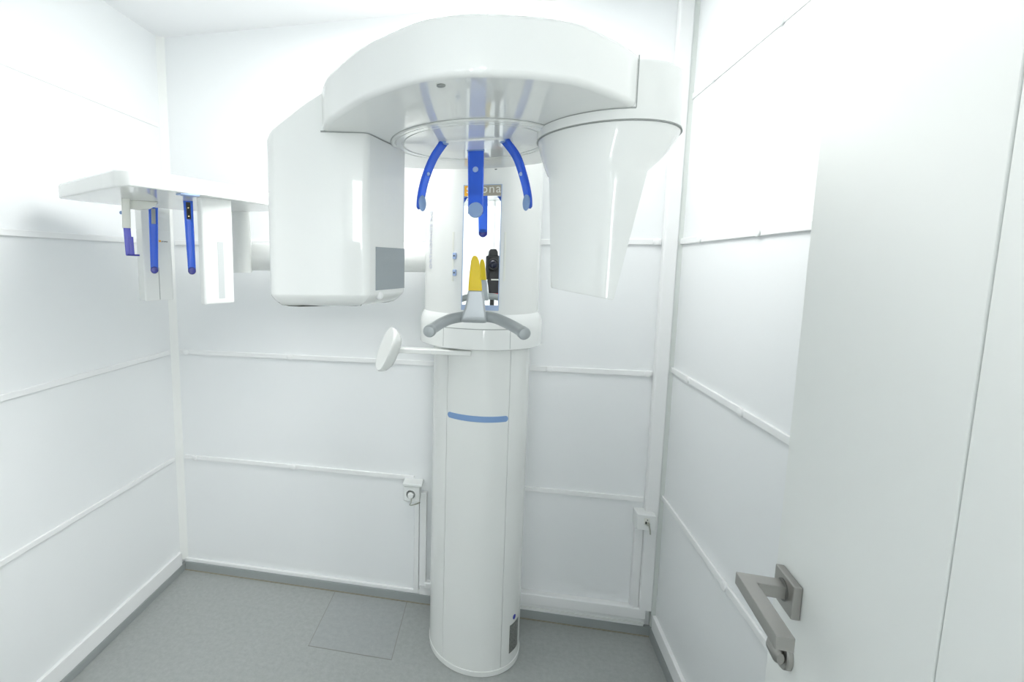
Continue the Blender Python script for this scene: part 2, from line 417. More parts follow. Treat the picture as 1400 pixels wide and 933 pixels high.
# right socket: plain box with a small switch plug
f = YB - .060
p0 = at_y(871.5, 703.5, f); p1 = at_y(896.5, 727.5, f)
s2 = socket_box('wall_socket', (p0.x, f, p1.z), (p1.x, YB, p0.z), 'white surface socket box in the far right corner with a short grey lead')
MB().box((p0.x, f, p1.z), (p1.x, YB - .0005, p0.z)).build('housing', 'socket', s2, bevel=.003)
cc = at_y(884.5, 713, f)
MB().box((cc.x - .009, f - .002, cc.z - .013), (cc.x + .010, f + .001, cc.z + .012)).build('face_plate', 'cream', s2, bevel=.002)
MB().box((cc.x - .006, f - .004, cc.z - .010), (cc.x - .001, f - .001, cc.z - .001)).box((cc.x - .001, f - .003, cc.z + .004), (cc.x + .003, f - .001, cc.z + .007)).build('keyhole', 'dark', s2)
MB().box((cc.x - .001, f - .016, cc.z - .012), (cc.x + .007, f - .002, cc.z - .002)).build('plug', 'cord', s2, bevel=.002)
e1 = cc + Vector((.005, -.012, -.010)); e2 = at_y(889, 731, f - .012)
MB().tube(crom([e1, (e1 + e2) / 2 + Vector((0, -.004, 0)), e2], 5), .0024, 10).build('lead', 'cord', s2)

# ------------------------------------------------------------------ the panoramic x-ray unit
CC = (-.0458, 1.748); CR = .1687
BC = (-.0535, 1.768); BR = .1995; FR = .2150
YBK = 1.902
Z = 1.71                                        # underside of the rotating carrier
U = thing('panoramic_xray_unit', (CC[0], CC[1], 0), 'white floor-standing panoramic dental x-ray unit with blue head supports, in the middle of the room', 'x-ray machine')
# column
PHI = math.radians(-1.5)
NA = math.radians(37.5)
col = MB(); oc = dshape(CC, CR, YBK, (PHI - NA, PHI + NA))
col.loft([lift(oc, .004), lift(oc, 1.185)])
column = col.build('column', 'plastic_soft', U, smooth=30)
br = MB(); ob = dshape(CC, CR + .0022, YBK + .003)
br.loft([lift(inset(ob, .002), .0), lift(ob, .002), lift(ob, .020), lift(inset(ob, .003), .0225)])
br.build('base_ring', 'plastic_soft', column)
zs0 = on_cyl(653, 577.5, CC, CR).z; zs1 = on_cyl(653, 569.5, CC, CR).z
arc_shell(MB(), CC, CR + .0002, .0012, PHI - NA + .025, PHI + NA - .02, zs0, zs1, 40, .010).build('inlay_stripe', 'stripe', column)
L0 = on_cyl(696.5, 868, CC, CR); L1 = on_cyl(707.5, 862, CC, CR)
la0 = math.atan2(L0.x - CC[0], CC[1] - L0.y); la1 = math.atan2(L1.x - CC[0], CC[1] - L1.y)
zb_, zt_ = on_cyl(697, 893, CC, CR).z, on_cyl(697, 856, CC, CR).z
arc_shell(MB(), CC, CR + .0002, .0008, la0, la1, zb_, zt_, 12).build('type_plate', 'label', column)
em = on_cyl(703, 843.5, CC, CR); ea = math.atan2(em.x - CC[0], CC[1] - em.y)
arc_shell(MB(), CC, CR + .0002, .0008, ea - .05, ea + .05, em.z - .009, em.z + .009, 12, .008).build('round_emblem', 'violet', column)

# sliding head of the column and its collar
hm = MB(); oh = dshape(BC, BR, YBK)
zc_top = on_cyl(660, 431, BC, BR).z                                   # where collar meets head
hm.loft([lift(oh, zc_top - .01), lift(oh, 2.03), lift(inset(oh, .006), 2.045), lift(inset(oh, .02), 2.052)])
head = hm.build('column_head', 'plastic_soft', U, smooth=40)
zf1 = on_cyl(650, 447.5, BC, FR).z; zf0 = on_cyl(650, 480, BC, FR).z
of = dshape(BC, FR, YBK)
cm = MB()
Rm = BR + .001
mid = lambda t: dshape(BC, BR + (FR - BR) * t, YBK)
cm.loft([lift(inset(of, .012), zf0), lift(inset(of, .003), zf0 + .001), lift(of, zf0 + .004), lift(of, zf1 - .008), lift(mid(.93), zf1 + .002), lift(mid(.75), zf1 + (zc_top - zf1) * .45), lift(mid(.45), zf1 + (zc_top - zf1) * .75), lift(mid(.05), zc_top)])
collar = cm.build('head_collar', 'plastic', U, smooth=50)
fa0 = math.radians(-31); fa1 = math.radians(28)
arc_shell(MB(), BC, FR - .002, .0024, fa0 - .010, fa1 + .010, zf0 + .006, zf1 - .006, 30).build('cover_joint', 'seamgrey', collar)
arc_shell(MB(), BC, FR - .002, .0032, fa0, fa1, zf0 + .0045, zf1 - .0085, 30).build('front_cover', 'plastic', collar)
# mirror
YM = 1.558
tl = at_y(633, 253, YM); trr = at_y(686.5, 253, YM); bl = at_y(631, 424, YM); brr = at_y(682, 424, YM)
mx0 = (tl.x + bl.x) / 2; mx1 = (trr.x + brr.x) / 2
mrot = Matrix.Rotation(math.radians(.42), 4, 'Z')                     # normal aims back at the camera lens
mc = Vector(((mx0 + mx1) / 2, YM, 0)); hw = (mx1 - mx0) / 2
mmx = Matrix.Translation(mc) @ mrot
mf = MB().box((-hw, 0, bl.z), (hw, .03, tl.z), mmx)
frame = mf.build('mirror', 'mirror_edge', U, bevel=.001)
MB().box((-hw + .0028, -.0008, bl.z + .017), (hw - .0028, .002, tl.z - .002), mmx).build('mirror_glass', 'mirror', frame, smooth=0)
zl0 = at_y(660, 268, YM).z
lx = at_y(643, 260, YM).x - mc.x
pl = MB().box((-hw + .003, -.0016, zl0), (hw - .003, .0005, tl.z - .003), mmx); pl.build('name_plate', 'tan', frame, smooth=0)
MB().box((-hw + .0032, -.0021, zl0 + .0002), (-hw + .026, .0004, tl.z - .0032), mmx).build('orange_square', 'orange', frame, smooth=0)
xd = mrot.to_3x3() @ Vector((1, 0, 0))
text_mesh('lettering', 'sirona', 'letter', frame, mmx @ Vector((-hw + .008, -.0026, zl0 + .009)), xd, (0, 0, 1), .038, .0004, 1.13)
# sliders and slots beside the mirror
for us, ks in ((620, (350, 373)), (691, ())):
    pa = on_cyl(us, 317, BC, BR); pb = on_cyl(us, 385, BC, BR)
    a_ = math.atan2(pa.x - BC[0], BC[1] - pa.y)
    sl = arc_shell(MB(), BC, BR - .001, .0018, a_ - .018, a_ + .018, pb.z, pa.z, 4).build('adjustment_slot', 'cream', head, bevel=.0008)
    for kv in ks:
        pk = on_cyl(622, kv, BC, BR); ak = math.atan2(pk.x - BC[0], BC[1] - pk.y)
        kb = arc_shell(MB(), BC, BR, .006, ak - .03, ak + .03, pk.z - .010, pk.z + .010, 5).build('light_beam_button', 'padlight', head, bevel=.0015)
        arc_shell(MB(), BC, BR + .006, .0008, ak - .014, ak + .014, pk.z - .002, pk.z + .002, 4).build('button_mark', 'darkprint', head)
# upright lettering on the left flank of the head
pt = on_cyl(589.5, 368, BC, BR); ta = math.atan2(pt.x - BC[0], BC[1] - pt.y)
tx = Vector((math.cos(ta), math.sin(ta), 0)); tn = Vector((math.sin(ta), -math.cos(ta), 0))
text_mesh('side_lettering', 'ORTHOPHOS XG', 'faint', head, Vector((BC[0], BC[1], 0)) + tn * (BR + .0012) + Vector((0, 0, pt.z)) + tx * .006, (0, 0, 1), -tx, .024, .0004, 1.05)

# rotating carrier (crown)
P2 = lambda u, v: Vector(at_z(u, v, Z).xy)
RCEN = Vector((-.065 * .931 - .0005, 1.138))
k_ = (Z - HGT) / .29
def S(x, y): return Vector((x * k_, y * k_))
front = [P2(440, 181), P2(446, 169), P2(465, 155), P2(500, 134), P2(560, 113.5), P2(605, 106), P2(650, 103), P2(720, 105.5), P2(762, 110), P2(800, 117), P2(850, 136), P2(869, 146.8)]
fr = crom(front, 7)
rear = [S(.225, 1.12), S(.215, 1.30), S(.185, 1.43), S(.122, 1.51), S(.03, 1.552), S(-.074, 1.564), S(-.18, 1.553), S(-.287, 1.513), S(-.345, 1.44), S(-.37, 1.30), S(-.385, 1.13)]
outl = fr + crom(rear, 4)
cb = MB(); cb.cur = 0
zt = HGT + .402 * (Z - HGT) / .305
r = .010; secs = []
for k in range(5):
    a = PI / 2 * k / 4
    secs.append(lift(inset(outl, r * (1 - math.sin(a))), Z + r * (1 - math.cos(a))))
secs.append(lift(outl, zt - .008)); secs.append(lift(inset(outl, .002), zt - .002)); secs.append(lift(inset(outl, .008), zt + .003))
secs.append(lift(inset(outl, .03), zt + .014)); secs.append(lift(inset(outl, .06), zt + .022)); secs.append(lift(inset(outl, .10), zt + .026))
cb.loft(secs)
crown = cb.build('rotating_carrier', 'plastic', U, smooth=50)
CAR_Z = Z
# bearing ring, disc and hub flush in the underside
rg = MB()
R1, R2 = .1935 * k_ / 1.0, .163 * k_
R1 = (RCEN - P2(651, 160.8)).length * .5 + (RCEN - P2(542.4, 191.4)).length * .25 + (RCEN - P2(650.8, 218.5)).length * .25
rg.lathe([(R1, .004), (R1, -.002), (R1 - .003, -.004), (R1 - .008, -.004), (R1 - .0095, -.002), (R1 - .0105, -.002), (R1 - .012, -.004), (R1 - .024, -.004), (R1 - .0255, -.0015), (R1 - .028, -.0015), (R1 - .0295, -.0035), (.01, -.0035)], (RCEN.x, RCEN.y, Z), (0, 0, 1), 96)
rg.build('bearing_ring', 'under', crown, smooth=25)
MB().lathe([(R1 - .001, .001), (R1 + .0016, .001), (R1 + .0016, -.0006), (R1 - .001, -.0006)], (RCEN.x, RCEN.y, Z), (0, 0, 1), 96).build('ring_gap_shade', 'seamgrey', crown, smooth=30)  # dark ring painting the shade in the gap round the disc
hb = MB(); hp = P2(650, 196)
hub = fillet([(hp.x - .062, hp.y - .050), (hp.x + .058, hp.y - .055), (hp.x + .085, hp.y + .0), (hp.x + .06, hp.y + .03), (hp.x - .06, hp.y + .03), (hp.x - .075, hp.y)], .012)
round_prism(hb, hub, Z - .0075, Z - .002, .002, 0, 2); hb.build('support_hub', 'plastic', crown)
dt = at_z(603, 116.5, Z)
MB().lathe([(.0068, 0), (.0068, -.0015), (.005, -.0022), (.001, -.002)], dt, (0, 0, 1), 24).build('rubber_stop', 'seamgrey', crown)
s = P2(678, 233)
MB().lathe([(.0035, 0), (.0035, -.0015), (.001, -.002)], (s.x, s.y - .02, Z), (0, 0, 1), 16).build('fixing_screw', 'gap', crown)
# overhead arm joining the head to the carrier
oa = MB()
ao = fillet([(RCEN.x - .09, RCEN.y - .05), (RCEN.x + .10, RCEN.y - .05), (.07, 1.80), (-.17, 1.80)], (.08, .08, .03, .03), 8)
round_prism(oa, ao, zt + .02, zt + .115, .012, .03); oa.build('overhead_arm', 'plastic', U)

# x-ray tube housing
def solve_z(u, v, xy): d = ray(u, v); t = (xy[0] * d.x + xy[1] * d.y) / (d.x ** 2 + d.y ** 2); return HGT + d.z * t
FL = S(-.5165, 1.043); FRt = S(-.2915, 1.093)
BRt = S(-.243, 1.285); BLt = S(-.50, 1.32)
n2 = P2(490, 181)
TH = fillet([FL, (FL + FRt) / 2 + Vector((.002, -.006)), FRt, S(-.272, 1.17), S(-.2405, 1.275), S(-.262, 1.33), BLt + Vector((.03, .012)), S(-.535, 1.24)], (.02, .30, .022, .10, .012, .02, .04, .05), 7)
zb1 = solve_z(430, 405.5, (FL + FRt) / 2); zb0 = solve_z(430, 419.5, (FL + FRt) / 2 + Vector((.004, .018)))
zl = solve_z(358, 186, FL); zr = solve_z(437, 128, P2(437, 180))
def topz(p):
    t = (p.x - FL.x) / (P2(437, 180).x - FL.x)
    return min(zl + (zr - zl) * t + .006 * math.sin(PI * max(0, min(1, t))), zt - .004)
tb = MB(); secs = []
for d, z in ((.06, zb0 - .0005), (.038, zb0), (.026, zb0 + .0025), (.015, zb0 + (zb1 - zb0) * .4), (.006, zb0 + (zb1 - zb0) * .78), (.0010, zb1 + .001), (0, zb1 + .005)):
    secs.append(lift(inset(TH, d), z))
base = TH
secs.append([Vector((p.x, p.y, topz(p) - .006)) for p in base])
for d, dz in ((.002, -.002), (.007, 0)):
    q = inset(base, d); secs.append([Vector((a.x, a.y, topz(b) + dz)) for a, b in zip(q, base)])
tb.loft(secs)
tube = tb.build('tube_housing', 'plastic', U, smooth=45)
sm = MB(); secs = []
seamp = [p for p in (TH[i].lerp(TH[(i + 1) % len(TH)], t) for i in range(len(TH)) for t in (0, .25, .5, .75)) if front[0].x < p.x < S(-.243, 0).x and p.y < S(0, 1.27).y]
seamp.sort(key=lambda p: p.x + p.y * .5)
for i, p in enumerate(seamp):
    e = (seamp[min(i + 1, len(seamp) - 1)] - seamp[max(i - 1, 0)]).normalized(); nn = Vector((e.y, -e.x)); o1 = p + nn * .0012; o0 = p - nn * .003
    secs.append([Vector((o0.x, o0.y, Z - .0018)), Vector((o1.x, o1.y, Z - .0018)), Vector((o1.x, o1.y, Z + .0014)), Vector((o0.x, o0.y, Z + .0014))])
sm.loft(secs); sm.build('carrier_joint_shade', 'seamgrey', tube, smooth=30)  # dark strip painting the shade where carrier meets tube housing
# grey window wrapped round its inner face
wz1 = solve_z(508, 337.5, S(-.287, 1.123)); wz0 = solve_z(508, 397.5, S(-.287, 1.123))
pts = []
for i in range(len(TH)):
    p = TH[i]; q = TH[(i + 1) % len(TH)]
    for t in (0, .2, .4, .6, .8): pts.append(p.lerp(q, t))
yA = S(0, 1.128).y; yB_ = S(0, 1.318).y
strip = [p for p in pts if p.x > S(-.300, 0).x and yA < p.y < yB_]
strip.sort(key=lambda p: p.y)
wn = MB(); secs = []
for i, p in enumerate(strip):
    a = strip[max(i - 1, 0)]; b = strip[min(i + 1, len(strip) - 1)]
    e = (b - a).normalized(); nn = Vector((e.y, -e.x))
    o1 = p + nn * .0016; o0 = p - nn * .003
    secs.append([Vector((o0.x, o0.y, wz0)), Vector((o1.x, o1.y, wz0)), Vector((o1.x, o1.y, wz1)), Vector((o0.x, o0.y, wz1))])
wn.loft(secs); wn.build('beam_window', 'window', tube, smooth=30)
lp = S(-.278, 1.155)
MB().ball((lp.x, lp.y, zb1 - .001), .009, 16, 10).build('light_lens', 'batten', tube)

# sensor head: drum, funnel and hanging blade
SC = Vector((.221, 1.151)) * ((Z - HGT) / .29); SR = .1424 * k_
zsm = HGT + (1.7085 - HGT) * k_
dr = MB()
circ = lambda R, z, n=72: [Vector((SC.x + R * math.sin(2 * PI * i / n), SC.y - R * math.cos(2 * PI * i / n), z)) for i in range(n)]
ztd = solve_z(878, 79, P2(869, 147))
dr.loft([circ(SR - .004, zsm), circ(SR, zsm + .002), circ(SR, ztd - .006), circ(SR - .003, ztd), circ(SR - .02, ztd + .006), circ(SR - .06, ztd + .010)])
drum = dr.build('sensor_drum', 'plastic', U, smooth=40)
def bearing_pt(b, R=SR):
    """near crossing of a bearing (deg) with the drum circle"""
    u = Vector((math.sin(math.radians(b)), math.cos(math.radians(b)))); d = SC.dot(u); h = math.sqrt(max(0, R * R - (SC - u * d).length_squared))
    return u * (d - h)
def ang(p): return math.atan2(p.x - SC.x, SC.y - p.y)
RB = SR - .0025
aT = ang(front[-1]); aS = ang(P2(742, 173))
arc_shell(MB(), SC, SR - .001, .0014, aS, aT + .01, Z - .0016, Z + .0012, 20).build('carrier_joint_shade', 'seamgrey', drum)  # dark line painting the shade under the carrier along the drum
arc_shell(MB(), SC, SR - .001, .0014, aT + .004, aT + .016, Z, zt, 2).build('carrier_joint_shade', 'seamgrey', drum)  # same painted shade, upright at the carrier tip
bl_ = MB(); secs = []
NF, NS, NB = 22, 8, 14
bz = lambda b: 0
def blade(z, bL, bR, depth, zfun=None):
    aL, aR = ang(bearing_pt(bL, RB)), ang(bearing_pt(bR, RB))
    P = [Vector((SC.x + RB * math.sin(aL + (aR - aL) * i / NF), SC.y - RB * math.cos(aL + (aR - aL) * i / NF))) for i in range(NF + 1)]
    L, R_ = P[0], P[-1]
    ax = Vector((-.10, 1)).normalized()
    bR2 = R_ + Vector((-.055, depth)); bL2 = L + Vector((.012, depth * .92))
    P += [R_.lerp(bR2, i / NS) for i in range(1, NS)]
    P += [bR2.lerp(bL2, i / NB) for i in range(NB + 1)]
    P += [bL2.lerp(L, i / NS) for i in range(1, NS)]
    return P
def disc(R):
    """the same point count spread round the rim"""
    ref = blade(0, 5.5, 15, .12); n = len(ref)
    aL, aR = math.radians(-82), math.radians(82)
    A = [aL + (aR - aL) * i / NF for i in range(NF + 1)]
    m = n - len(A)
    A += [aR + (2 * PI - (aR - aL)) * (i + 1) / (m + 1) for i in range(m)]
    return [Vector((SC.x + R * math.sin(a), SC.y - R * math.cos(a))) for a in A]
zflare = solve_z(885, 234, bearing_pt(14.9, RB))
zbl = solve_z(754, 394, bearing_pt(6.0, RB)); zbr = solve_z(837, 411, bearing_pt(12.5, RB))
d0 = disc(RB); b0 = blade(0, 5.35, 15.0, .125)
secs = [lift(disc(RB), zsm + .001), lift(disc(RB), zsm - .003)]
for t in (.2, .45, .7, .9):
    w = t ** 1.5 * .6 + t * .4
    secs.append(lift([p.lerp(q, w) for p, q in zip(d0, b0)], zsm - .003 + (zflare - zsm + .003) * t))
secs.append(lift(b0, zflare))
for t in (.08, .3, .55, .8, .985, 1.0):
    b = blade(0, 5.35 + .65 * t, 15.0 - 2.5 * t, .125 - .02 * t)
    if t == 1.0: b = inset(b, .002)
    x0_, x1_ = b[0].x, b[NF].x
    secs.append([Vector((p.x, p.y, zflare + ((zbl + (zbr - zbl) * max(-.1, min(1.1, (p.x - x0_) / (x1_ - x0_)))) - zflare) * min(t, 1) + (.0012 if t == .985 else 0) * 0)) for p in b])
bl_.loft(secs)
bl_.build('sensor_blade', 'plastic', drum, smooth=38)
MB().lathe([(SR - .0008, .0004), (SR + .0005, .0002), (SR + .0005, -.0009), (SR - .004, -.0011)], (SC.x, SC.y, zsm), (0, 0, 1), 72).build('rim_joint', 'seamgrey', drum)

# head supports
ay = P2(606, 193); 
def strap(path, w, th_, wdir, mb, taper=None):
    """flat bar along a path: width w across wdir, thickness th_"""
    path = [Vector(p) for p in path]; n = len(path); secs = []; wd = Vector(wdir).normalized()
    for i, p in enumerate(path):
        t = (path[min(i + 1, n - 1)] - path[max(i - 1, 0)]).normalized()
        nn = t.cross(wd).normalized(); ww = w if taper is None else w * taper(i / (n - 1)); hh = th_ / 2; r_ = min(hh, ww * .25)
        ring = []
        for sx, sy_ in ((1, 1), (-1, 1), (-1, -1), (1, -1)):
            for kk in range(3):
                base_a = {(1, 1): 0, (-1, 1): 90, (-1, -1): 180, (1, -1): 270}[(sx, sy_)]
                a_ = math.radians(base_a + 45 * kk)
                cxn = sx * (ww / 2 - r_) + r_ * math.cos(a_); cyn = sy_ * (hh - r_ * .999) + r_ * math.sin(a_)
                ring.append(p + wd * cxn + nn * cyn)
        secs.append(ring)
    mb.loft(secs); return mb
for side, (ut, vt), mids, tip in ((-1, (607, 195), ((593, 216), (582, 243), (576, 268)), (574.5, 286)), (1, (690, 192), ((706, 214), (716, 243), (721.5, 268)), (722.5, 285))):
    A0 = at_z(ut, vt, Z - .004); yy = A0.y
    pts = [A0] + [at_y(u, v, yy - .012 * (i + 1)) for i, (u, v) in enumerate(mids)] + [at_y(*tip, yy - .045)]
    path = crom(pts, 6)
    sp = strap(path, .028, .010, (-.5 * side, 1, 0), MB(), lambda t: (1 - .2 * t) * (1 if t < .93 else math.sqrt(max(.02, 1 - ((t - .93) / .07) ** 2)))).build('temple_support', 'blue', U)
    MB().lathe([(.013, 0), (.013, .004), (.010, .008), (.006, .009)], A0 + Vector((0, 0, .0035)), (0, 0, -1), 20).build('mount', 'pad', sp)
    pe = at_y(tip[0] - side * 3.0, tip[1] - 8, yy - .045)
    dirn = Vector((-side * .75, -.62, 0)).normalized()
    pm = MB(); upv = (path[-4] - path[-1]).normalized()
    wv = upv.cross(dirn).normalized(); mm = Matrix((wv * .0105, upv * .0185, dirn * .0045)).transposed()
    pm.ball(pe, 1, 20, 12, mm.to_4x4()); pm.build('pad', 'pad', sp)
    sc_ = path[11]
    MB().ball(sc_ + Vector((-side * .003, -.004, 0)) , .0045, 12, 8).build('clip_button', 'padlight', sp)
A0 = at_z(650.5, 205, Z - .006); pts = [A0, at_y(650.5, 235, A0.y - .018), at_y(650.3, 265, A0.y - .034), at_y(650, 292, A0.y - .046)]
path = crom(pts, 6)
fs = strap(path, .0375, .010, (1, 0, 0), MB(), lambda t: 1 - .10 * t).build('forehead_support', 'blue', U)
MB().box((A0.x - .020, A0.y - .008, A0.z - .004), (A0.x + .020, A0.y + .008, A0.z + .006)).build('mount', 'pad', fs, bevel=.002)
pp = at_y(650, 287, A0.y - .052); MB().lathe([(.0168, -.010), (.0168, .001), (.0158, .0026), (.004, .0032)], pp, (0, -1, .05), 36).build('pad', 'pad', fs)
MB().lathe([(.0150, -.0135), (.0158, -.012), (.0158, -.0098)], pp, (0, -1, .05), 36).build('pad_backing', 'bluedark', fs)
pb = at_y(650, 232, A0.y - .0225); MB().lathe([(.0065, 0), (.0065, .002), (.005, .004), (.001, .0045)], pb, (0, -1, 0), 20).build('push_button', 'padlight', fs)

# chin rest, bite piece and patient handles
YH = 1.185
pc = at_y(648, 433, YH)
def hp_(u, v, y): return at_y(u, v, y)
hl = [hp_(587, 453, 1.075), hp_(592, 449, 1.10), hp_(606, 440.5, 1.145), hp_(622, 435, 1.172), hp_(648, 432.5, YH), hp_(674, 434.5, 1.172), hp_(692, 441.5, 1.145), hp_(708, 450, 1.105), hp_(716.5, 456.0, 1.075)]
hpth = crom(hl, 6)
handle = MB().tube(hpth, .0128, 20).build('patient_handle', 'silver', U)
for a_, b_ in ((hpth[0], hpth[1]), (hpth[-1], hpth[-2])):
    d = (a_ - b_).normalized()
    MB().lathe([(.0128, -.012), (.0142, -.010), (.0142, .002), (.0125, .0055), (.006, .0075), (.001, .008)], a_, d, 24).build('end_cap', 'silver', handle)
# central block: tapered, front face leaning back
def qs(u0, u1, v, y, d, r=.006):
    a_, b_ = at_y(u0, v, y), at_y(u1, v, y); z = (a_.z + b_.z) / 2
    return lift(fillet([(a_.x, y), (b_.x, y), (b_.x - .002, y + d), (a_.x + .002, y + d)], r, 5), z)
bk = MB(); yf = 1.150
bk.loft([qs(633, 662.5, 441.8, yf + .022, .036), qs(630.5, 665, 441.2, yf + .010, .05), qs(629.5, 665.8, 438, yf + .002, .058), qs(631, 664.8, 433, yf, .06), qs(635, 663.5, 422, yf + .001, .055), qs(637.5, 662.5, 410, yf + .002, .045), qs(639, 660.5, 399, yf + .004, .030), qs(639.8, 659.8, 397.6, yf + .006, .026)])
block = bk.build('chin_rest', 'silver_block', U, smooth=50)
yb = MB()
yb.loft([qs(639.6, 659.4, 397.6, yf + .007, .018, .004), qs(640.0, 659.0, 390, yf + .007, .017, .004), qs(641, 657.8, 378, yf + .0075, .016, .004), qs(642.6, 656.4, 365, yf + .008, .015, .0035), qs(643.6, 655.2, 357, yf + .0085, .014, .003), qs(645.2, 653.2, 352, yf + .009, .012, .003), qs(647, 651.2, 350, yf + .011, .008, .002)])
yb.build('contact_piece', 'yellow', block, smooth=50)
zz_ = at_y(648, 432, YH).z
MB().box((pc.x - .016, YH + .005, zz_ - .012), (pc.x + .012, BC[1] - FR + .03, zz_ + .006)).build('rest_arm', 'plastic_soft', U, bevel=.004)

# touch panel on its arm under the collar
yp = BC[1] - FR + .03
pa = at_y(640, 483.5, yp); pb_ = at_y(546, 481.5, yp); zc_ = zf0 - .011
ar = MB().box((pb_.x, yp - .012, zc_ - .011), (pa.x + .01, yp + .022, zc_ + .006))
arm = ar.build('panel_arm', 'plastic_soft', U, bevel=.003)
MB().lathe([(.032, 0), (.032, -.012), (.028, -.016), (.01, -.017)], (pa.x + .035, yp + .03, zf0 + .002), (0, 0, 1), 28).build('arm_pivot', 'plastic_soft', arm)
pn = MB(); pcx = at_y(528.5, 478, yp - .005)
nrm = Vector((-.82, -.47, .32)).normalized(); lg = Vector((.36, .0, .93)); lg = (lg - nrm * lg.dot(nrm)).normalized(); sh = nrm.cross(lg).normalized()
def oval(a_, b_, off, n=40):
    return [pcx + lg * (a_ * math.copysign(abs(math.cos(2 * PI * i / n)) ** .85, math.cos(2 * PI * i / n))) + sh * (b_ * math.copysign(abs(math.sin(2 * PI * i / n)) ** .85, math.sin(2 * PI * i / n))) + nrm * off for i in range(n)]
pn.loft([oval(.030, .02, -.036), oval(.055, .036, -.031), oval(.070, .050, -.018), oval(.076, .055, -.004), oval(.077, .056, .004), oval(.075, .054, .008), oval(.071, .051, .0085)])
panel = pn.build('touch_panel', 'plastic_soft', arm, smooth=50)
MB().tube([pcx - nrm * .02 - lg * .005, Vector((pb_.x + .004, yp + .004, zc_))], [.017, .009], 16).build('panel_joint', 'plastic_soft', arm)

# ------------------------------------------------------------------ cephalometric arm on the left
ZK = 1.63
p3 = lambda u, v: Vector(at_z(u, v, ZK).xy)
outk = [p3(80, 271.8), p3(110, 265), p3(140, 258.5), p3(167, 253.2), p3(200, 257.2), p3(250, 264), p3(312, 272.5), p3(359, 279.8), Vector((-.74, 1.62)), Vector((-.80, 1.72)), p3(341, 290), p3(300, 290), p3(267.5, 289), p3(215, 285), p3(165, 280.8), p3(120, 276.5)]
kb = MB(); ok = fillet(outk, [.012, .05, .05, .045, .1, .1, .1, .03, .05, .03, .05, .1, .1, .1, .1, .05], 5)
ztk = solve_z(167, 228, p3(168, 254)); 
kcen = sum(ok, Vector((0, 0))) / len(ok); r = .004; secs = [lift(inset(ok, r), ZK), lift(inset(ok, r * .3), ZK + r * .3), lift(ok, ZK + r), lift(ok, ztk - .01), lift([Vector((p.x, p.y)).lerp(kcen, .012) for p in ok], ztk - .003), lift([Vector((p.x, p.y)).lerp(kcen, .05) for p in ok], ztk), lift([Vector((p.x, p.y)).lerp(kcen, .25) for p in ok], ztk + .006)]
kb.loft(secs); ceph = kb.build('cephalostat_beam', 'plastic', U, smooth=50)
# post and horizontal tube back to the column
pq = at_y(329, 290, 1.74); pq2 = at_y(331, 373, 1.74)
MB().lathe([(.034, 0), (.036, .004), (.036, .08), (.034, ZK + .01 - pq2.z)], (pq.x, 1.74, pq2.z), (0, 0, 1), 32).build('ceph_post', 'plastic_soft', U)
ta0 = at_y(325, 351, 1.80)
MB().lathe([(.036, 0), (.052, .022), (.055, .03), (.055, .9)], (ta0.x, 1.80, ta0.z), ((-.16 - ta0.x), 0, 0), 40).build('ceph_tube', 'plastic_soft', U)
ax_b = Vector((-.87, .49)); ax_p = Vector((.49, .87))              # along the beam, across the beam
def bmx(c2, z): m = Matrix(((ax_p.x, ax_b.x, 0, c2.x), (ax_p.y, ax_b.y, 0, c2.y), (0, 0, 1, z), (0, 0, 0, 1))); return m
# slit collimator (nearer plate)
c0 = at_y(295.5, 344, 1.375); zc0 = at_y(296, 415, 1.375).z
wcol = .1
mC = bmx(Vector(c0.xy), 0)
coll = MB(); o2 = fillet([(-wcol / 2, -.016), (wcol / 2, -.016), (wcol / 2, .016), (-wcol / 2, .016)], .007, 4)
coll.loft([[mC @ Vector((p.x, p.y, z)) for p in q] for q, z in ((inset(o2, .003), zc0), (o2, zc0 + .004), (o2, ZK + .003))])
cl = coll.build('slit_collimator', 'plastic', U, smooth=45)
zs_a, zs_b = at_y(297, 408, 1.375).z, at_y(297, 331, 1.375).z
MB().box((-.004, -.0166, zs_a), (.016, -.0150, zs_b), mC).build('slit', 'slit', cl, bevel=.0004)
# ceph sensor (farther plate)
c1 = at_y(211.5, 350, 1.60); zc1 = at_y(214, 410.5, 1.60).z
mS = bmx(Vector(c1.xy), 0); ws = .103
sn = MB(); o2 = fillet([(-ws / 2, -.028), (ws / 2, -.028), (ws / 2, .028), (-ws / 2, .028)], .006, 4)
zsp = at_y(215, 315, 1.59).z
sn.loft([[mS @ Vector((p.x, p.y, z)) for p in q] for q, z in ((inset(o2, .002), zc1), (o2, zc1 + .003), (o2, zsp - .001), (inset(o2, .002), zsp - .001), (inset(o2, .002), zsp + .001), (o2, zsp + .001), (o2, ZK + .003))])
cs = sn.build('ceph_sensor', 'plastic_soft', U, smooth=45)
MB().box((-.001, -.0287, zc1 + .004), (.0012, -.0275, at_y(214, 366, 1.60).z), mS).build('centre_line', 'seamgrey', cs)
lg0 = at_plane(217, 330, mS @ Vector((0, -.028, 0)), Vector((-ax_b.x, -ax_b.y, 0)))
la = mS.inverted() @ lg0
MB().box((la.x, -.0292, lg0.z - .003), (la.x + .007, -.0275, lg0.z + .004), mS).build('orange_square', 'orange', cs)
text_mesh('lettering', 'sirona', 'darkprint', cs, mS @ Vector((la.x + .0085, -.0288, lg0.z - .003)), (ax_p.x, ax_p.y, 0), (0, 0, 1), .0095, .0003, 1.0)
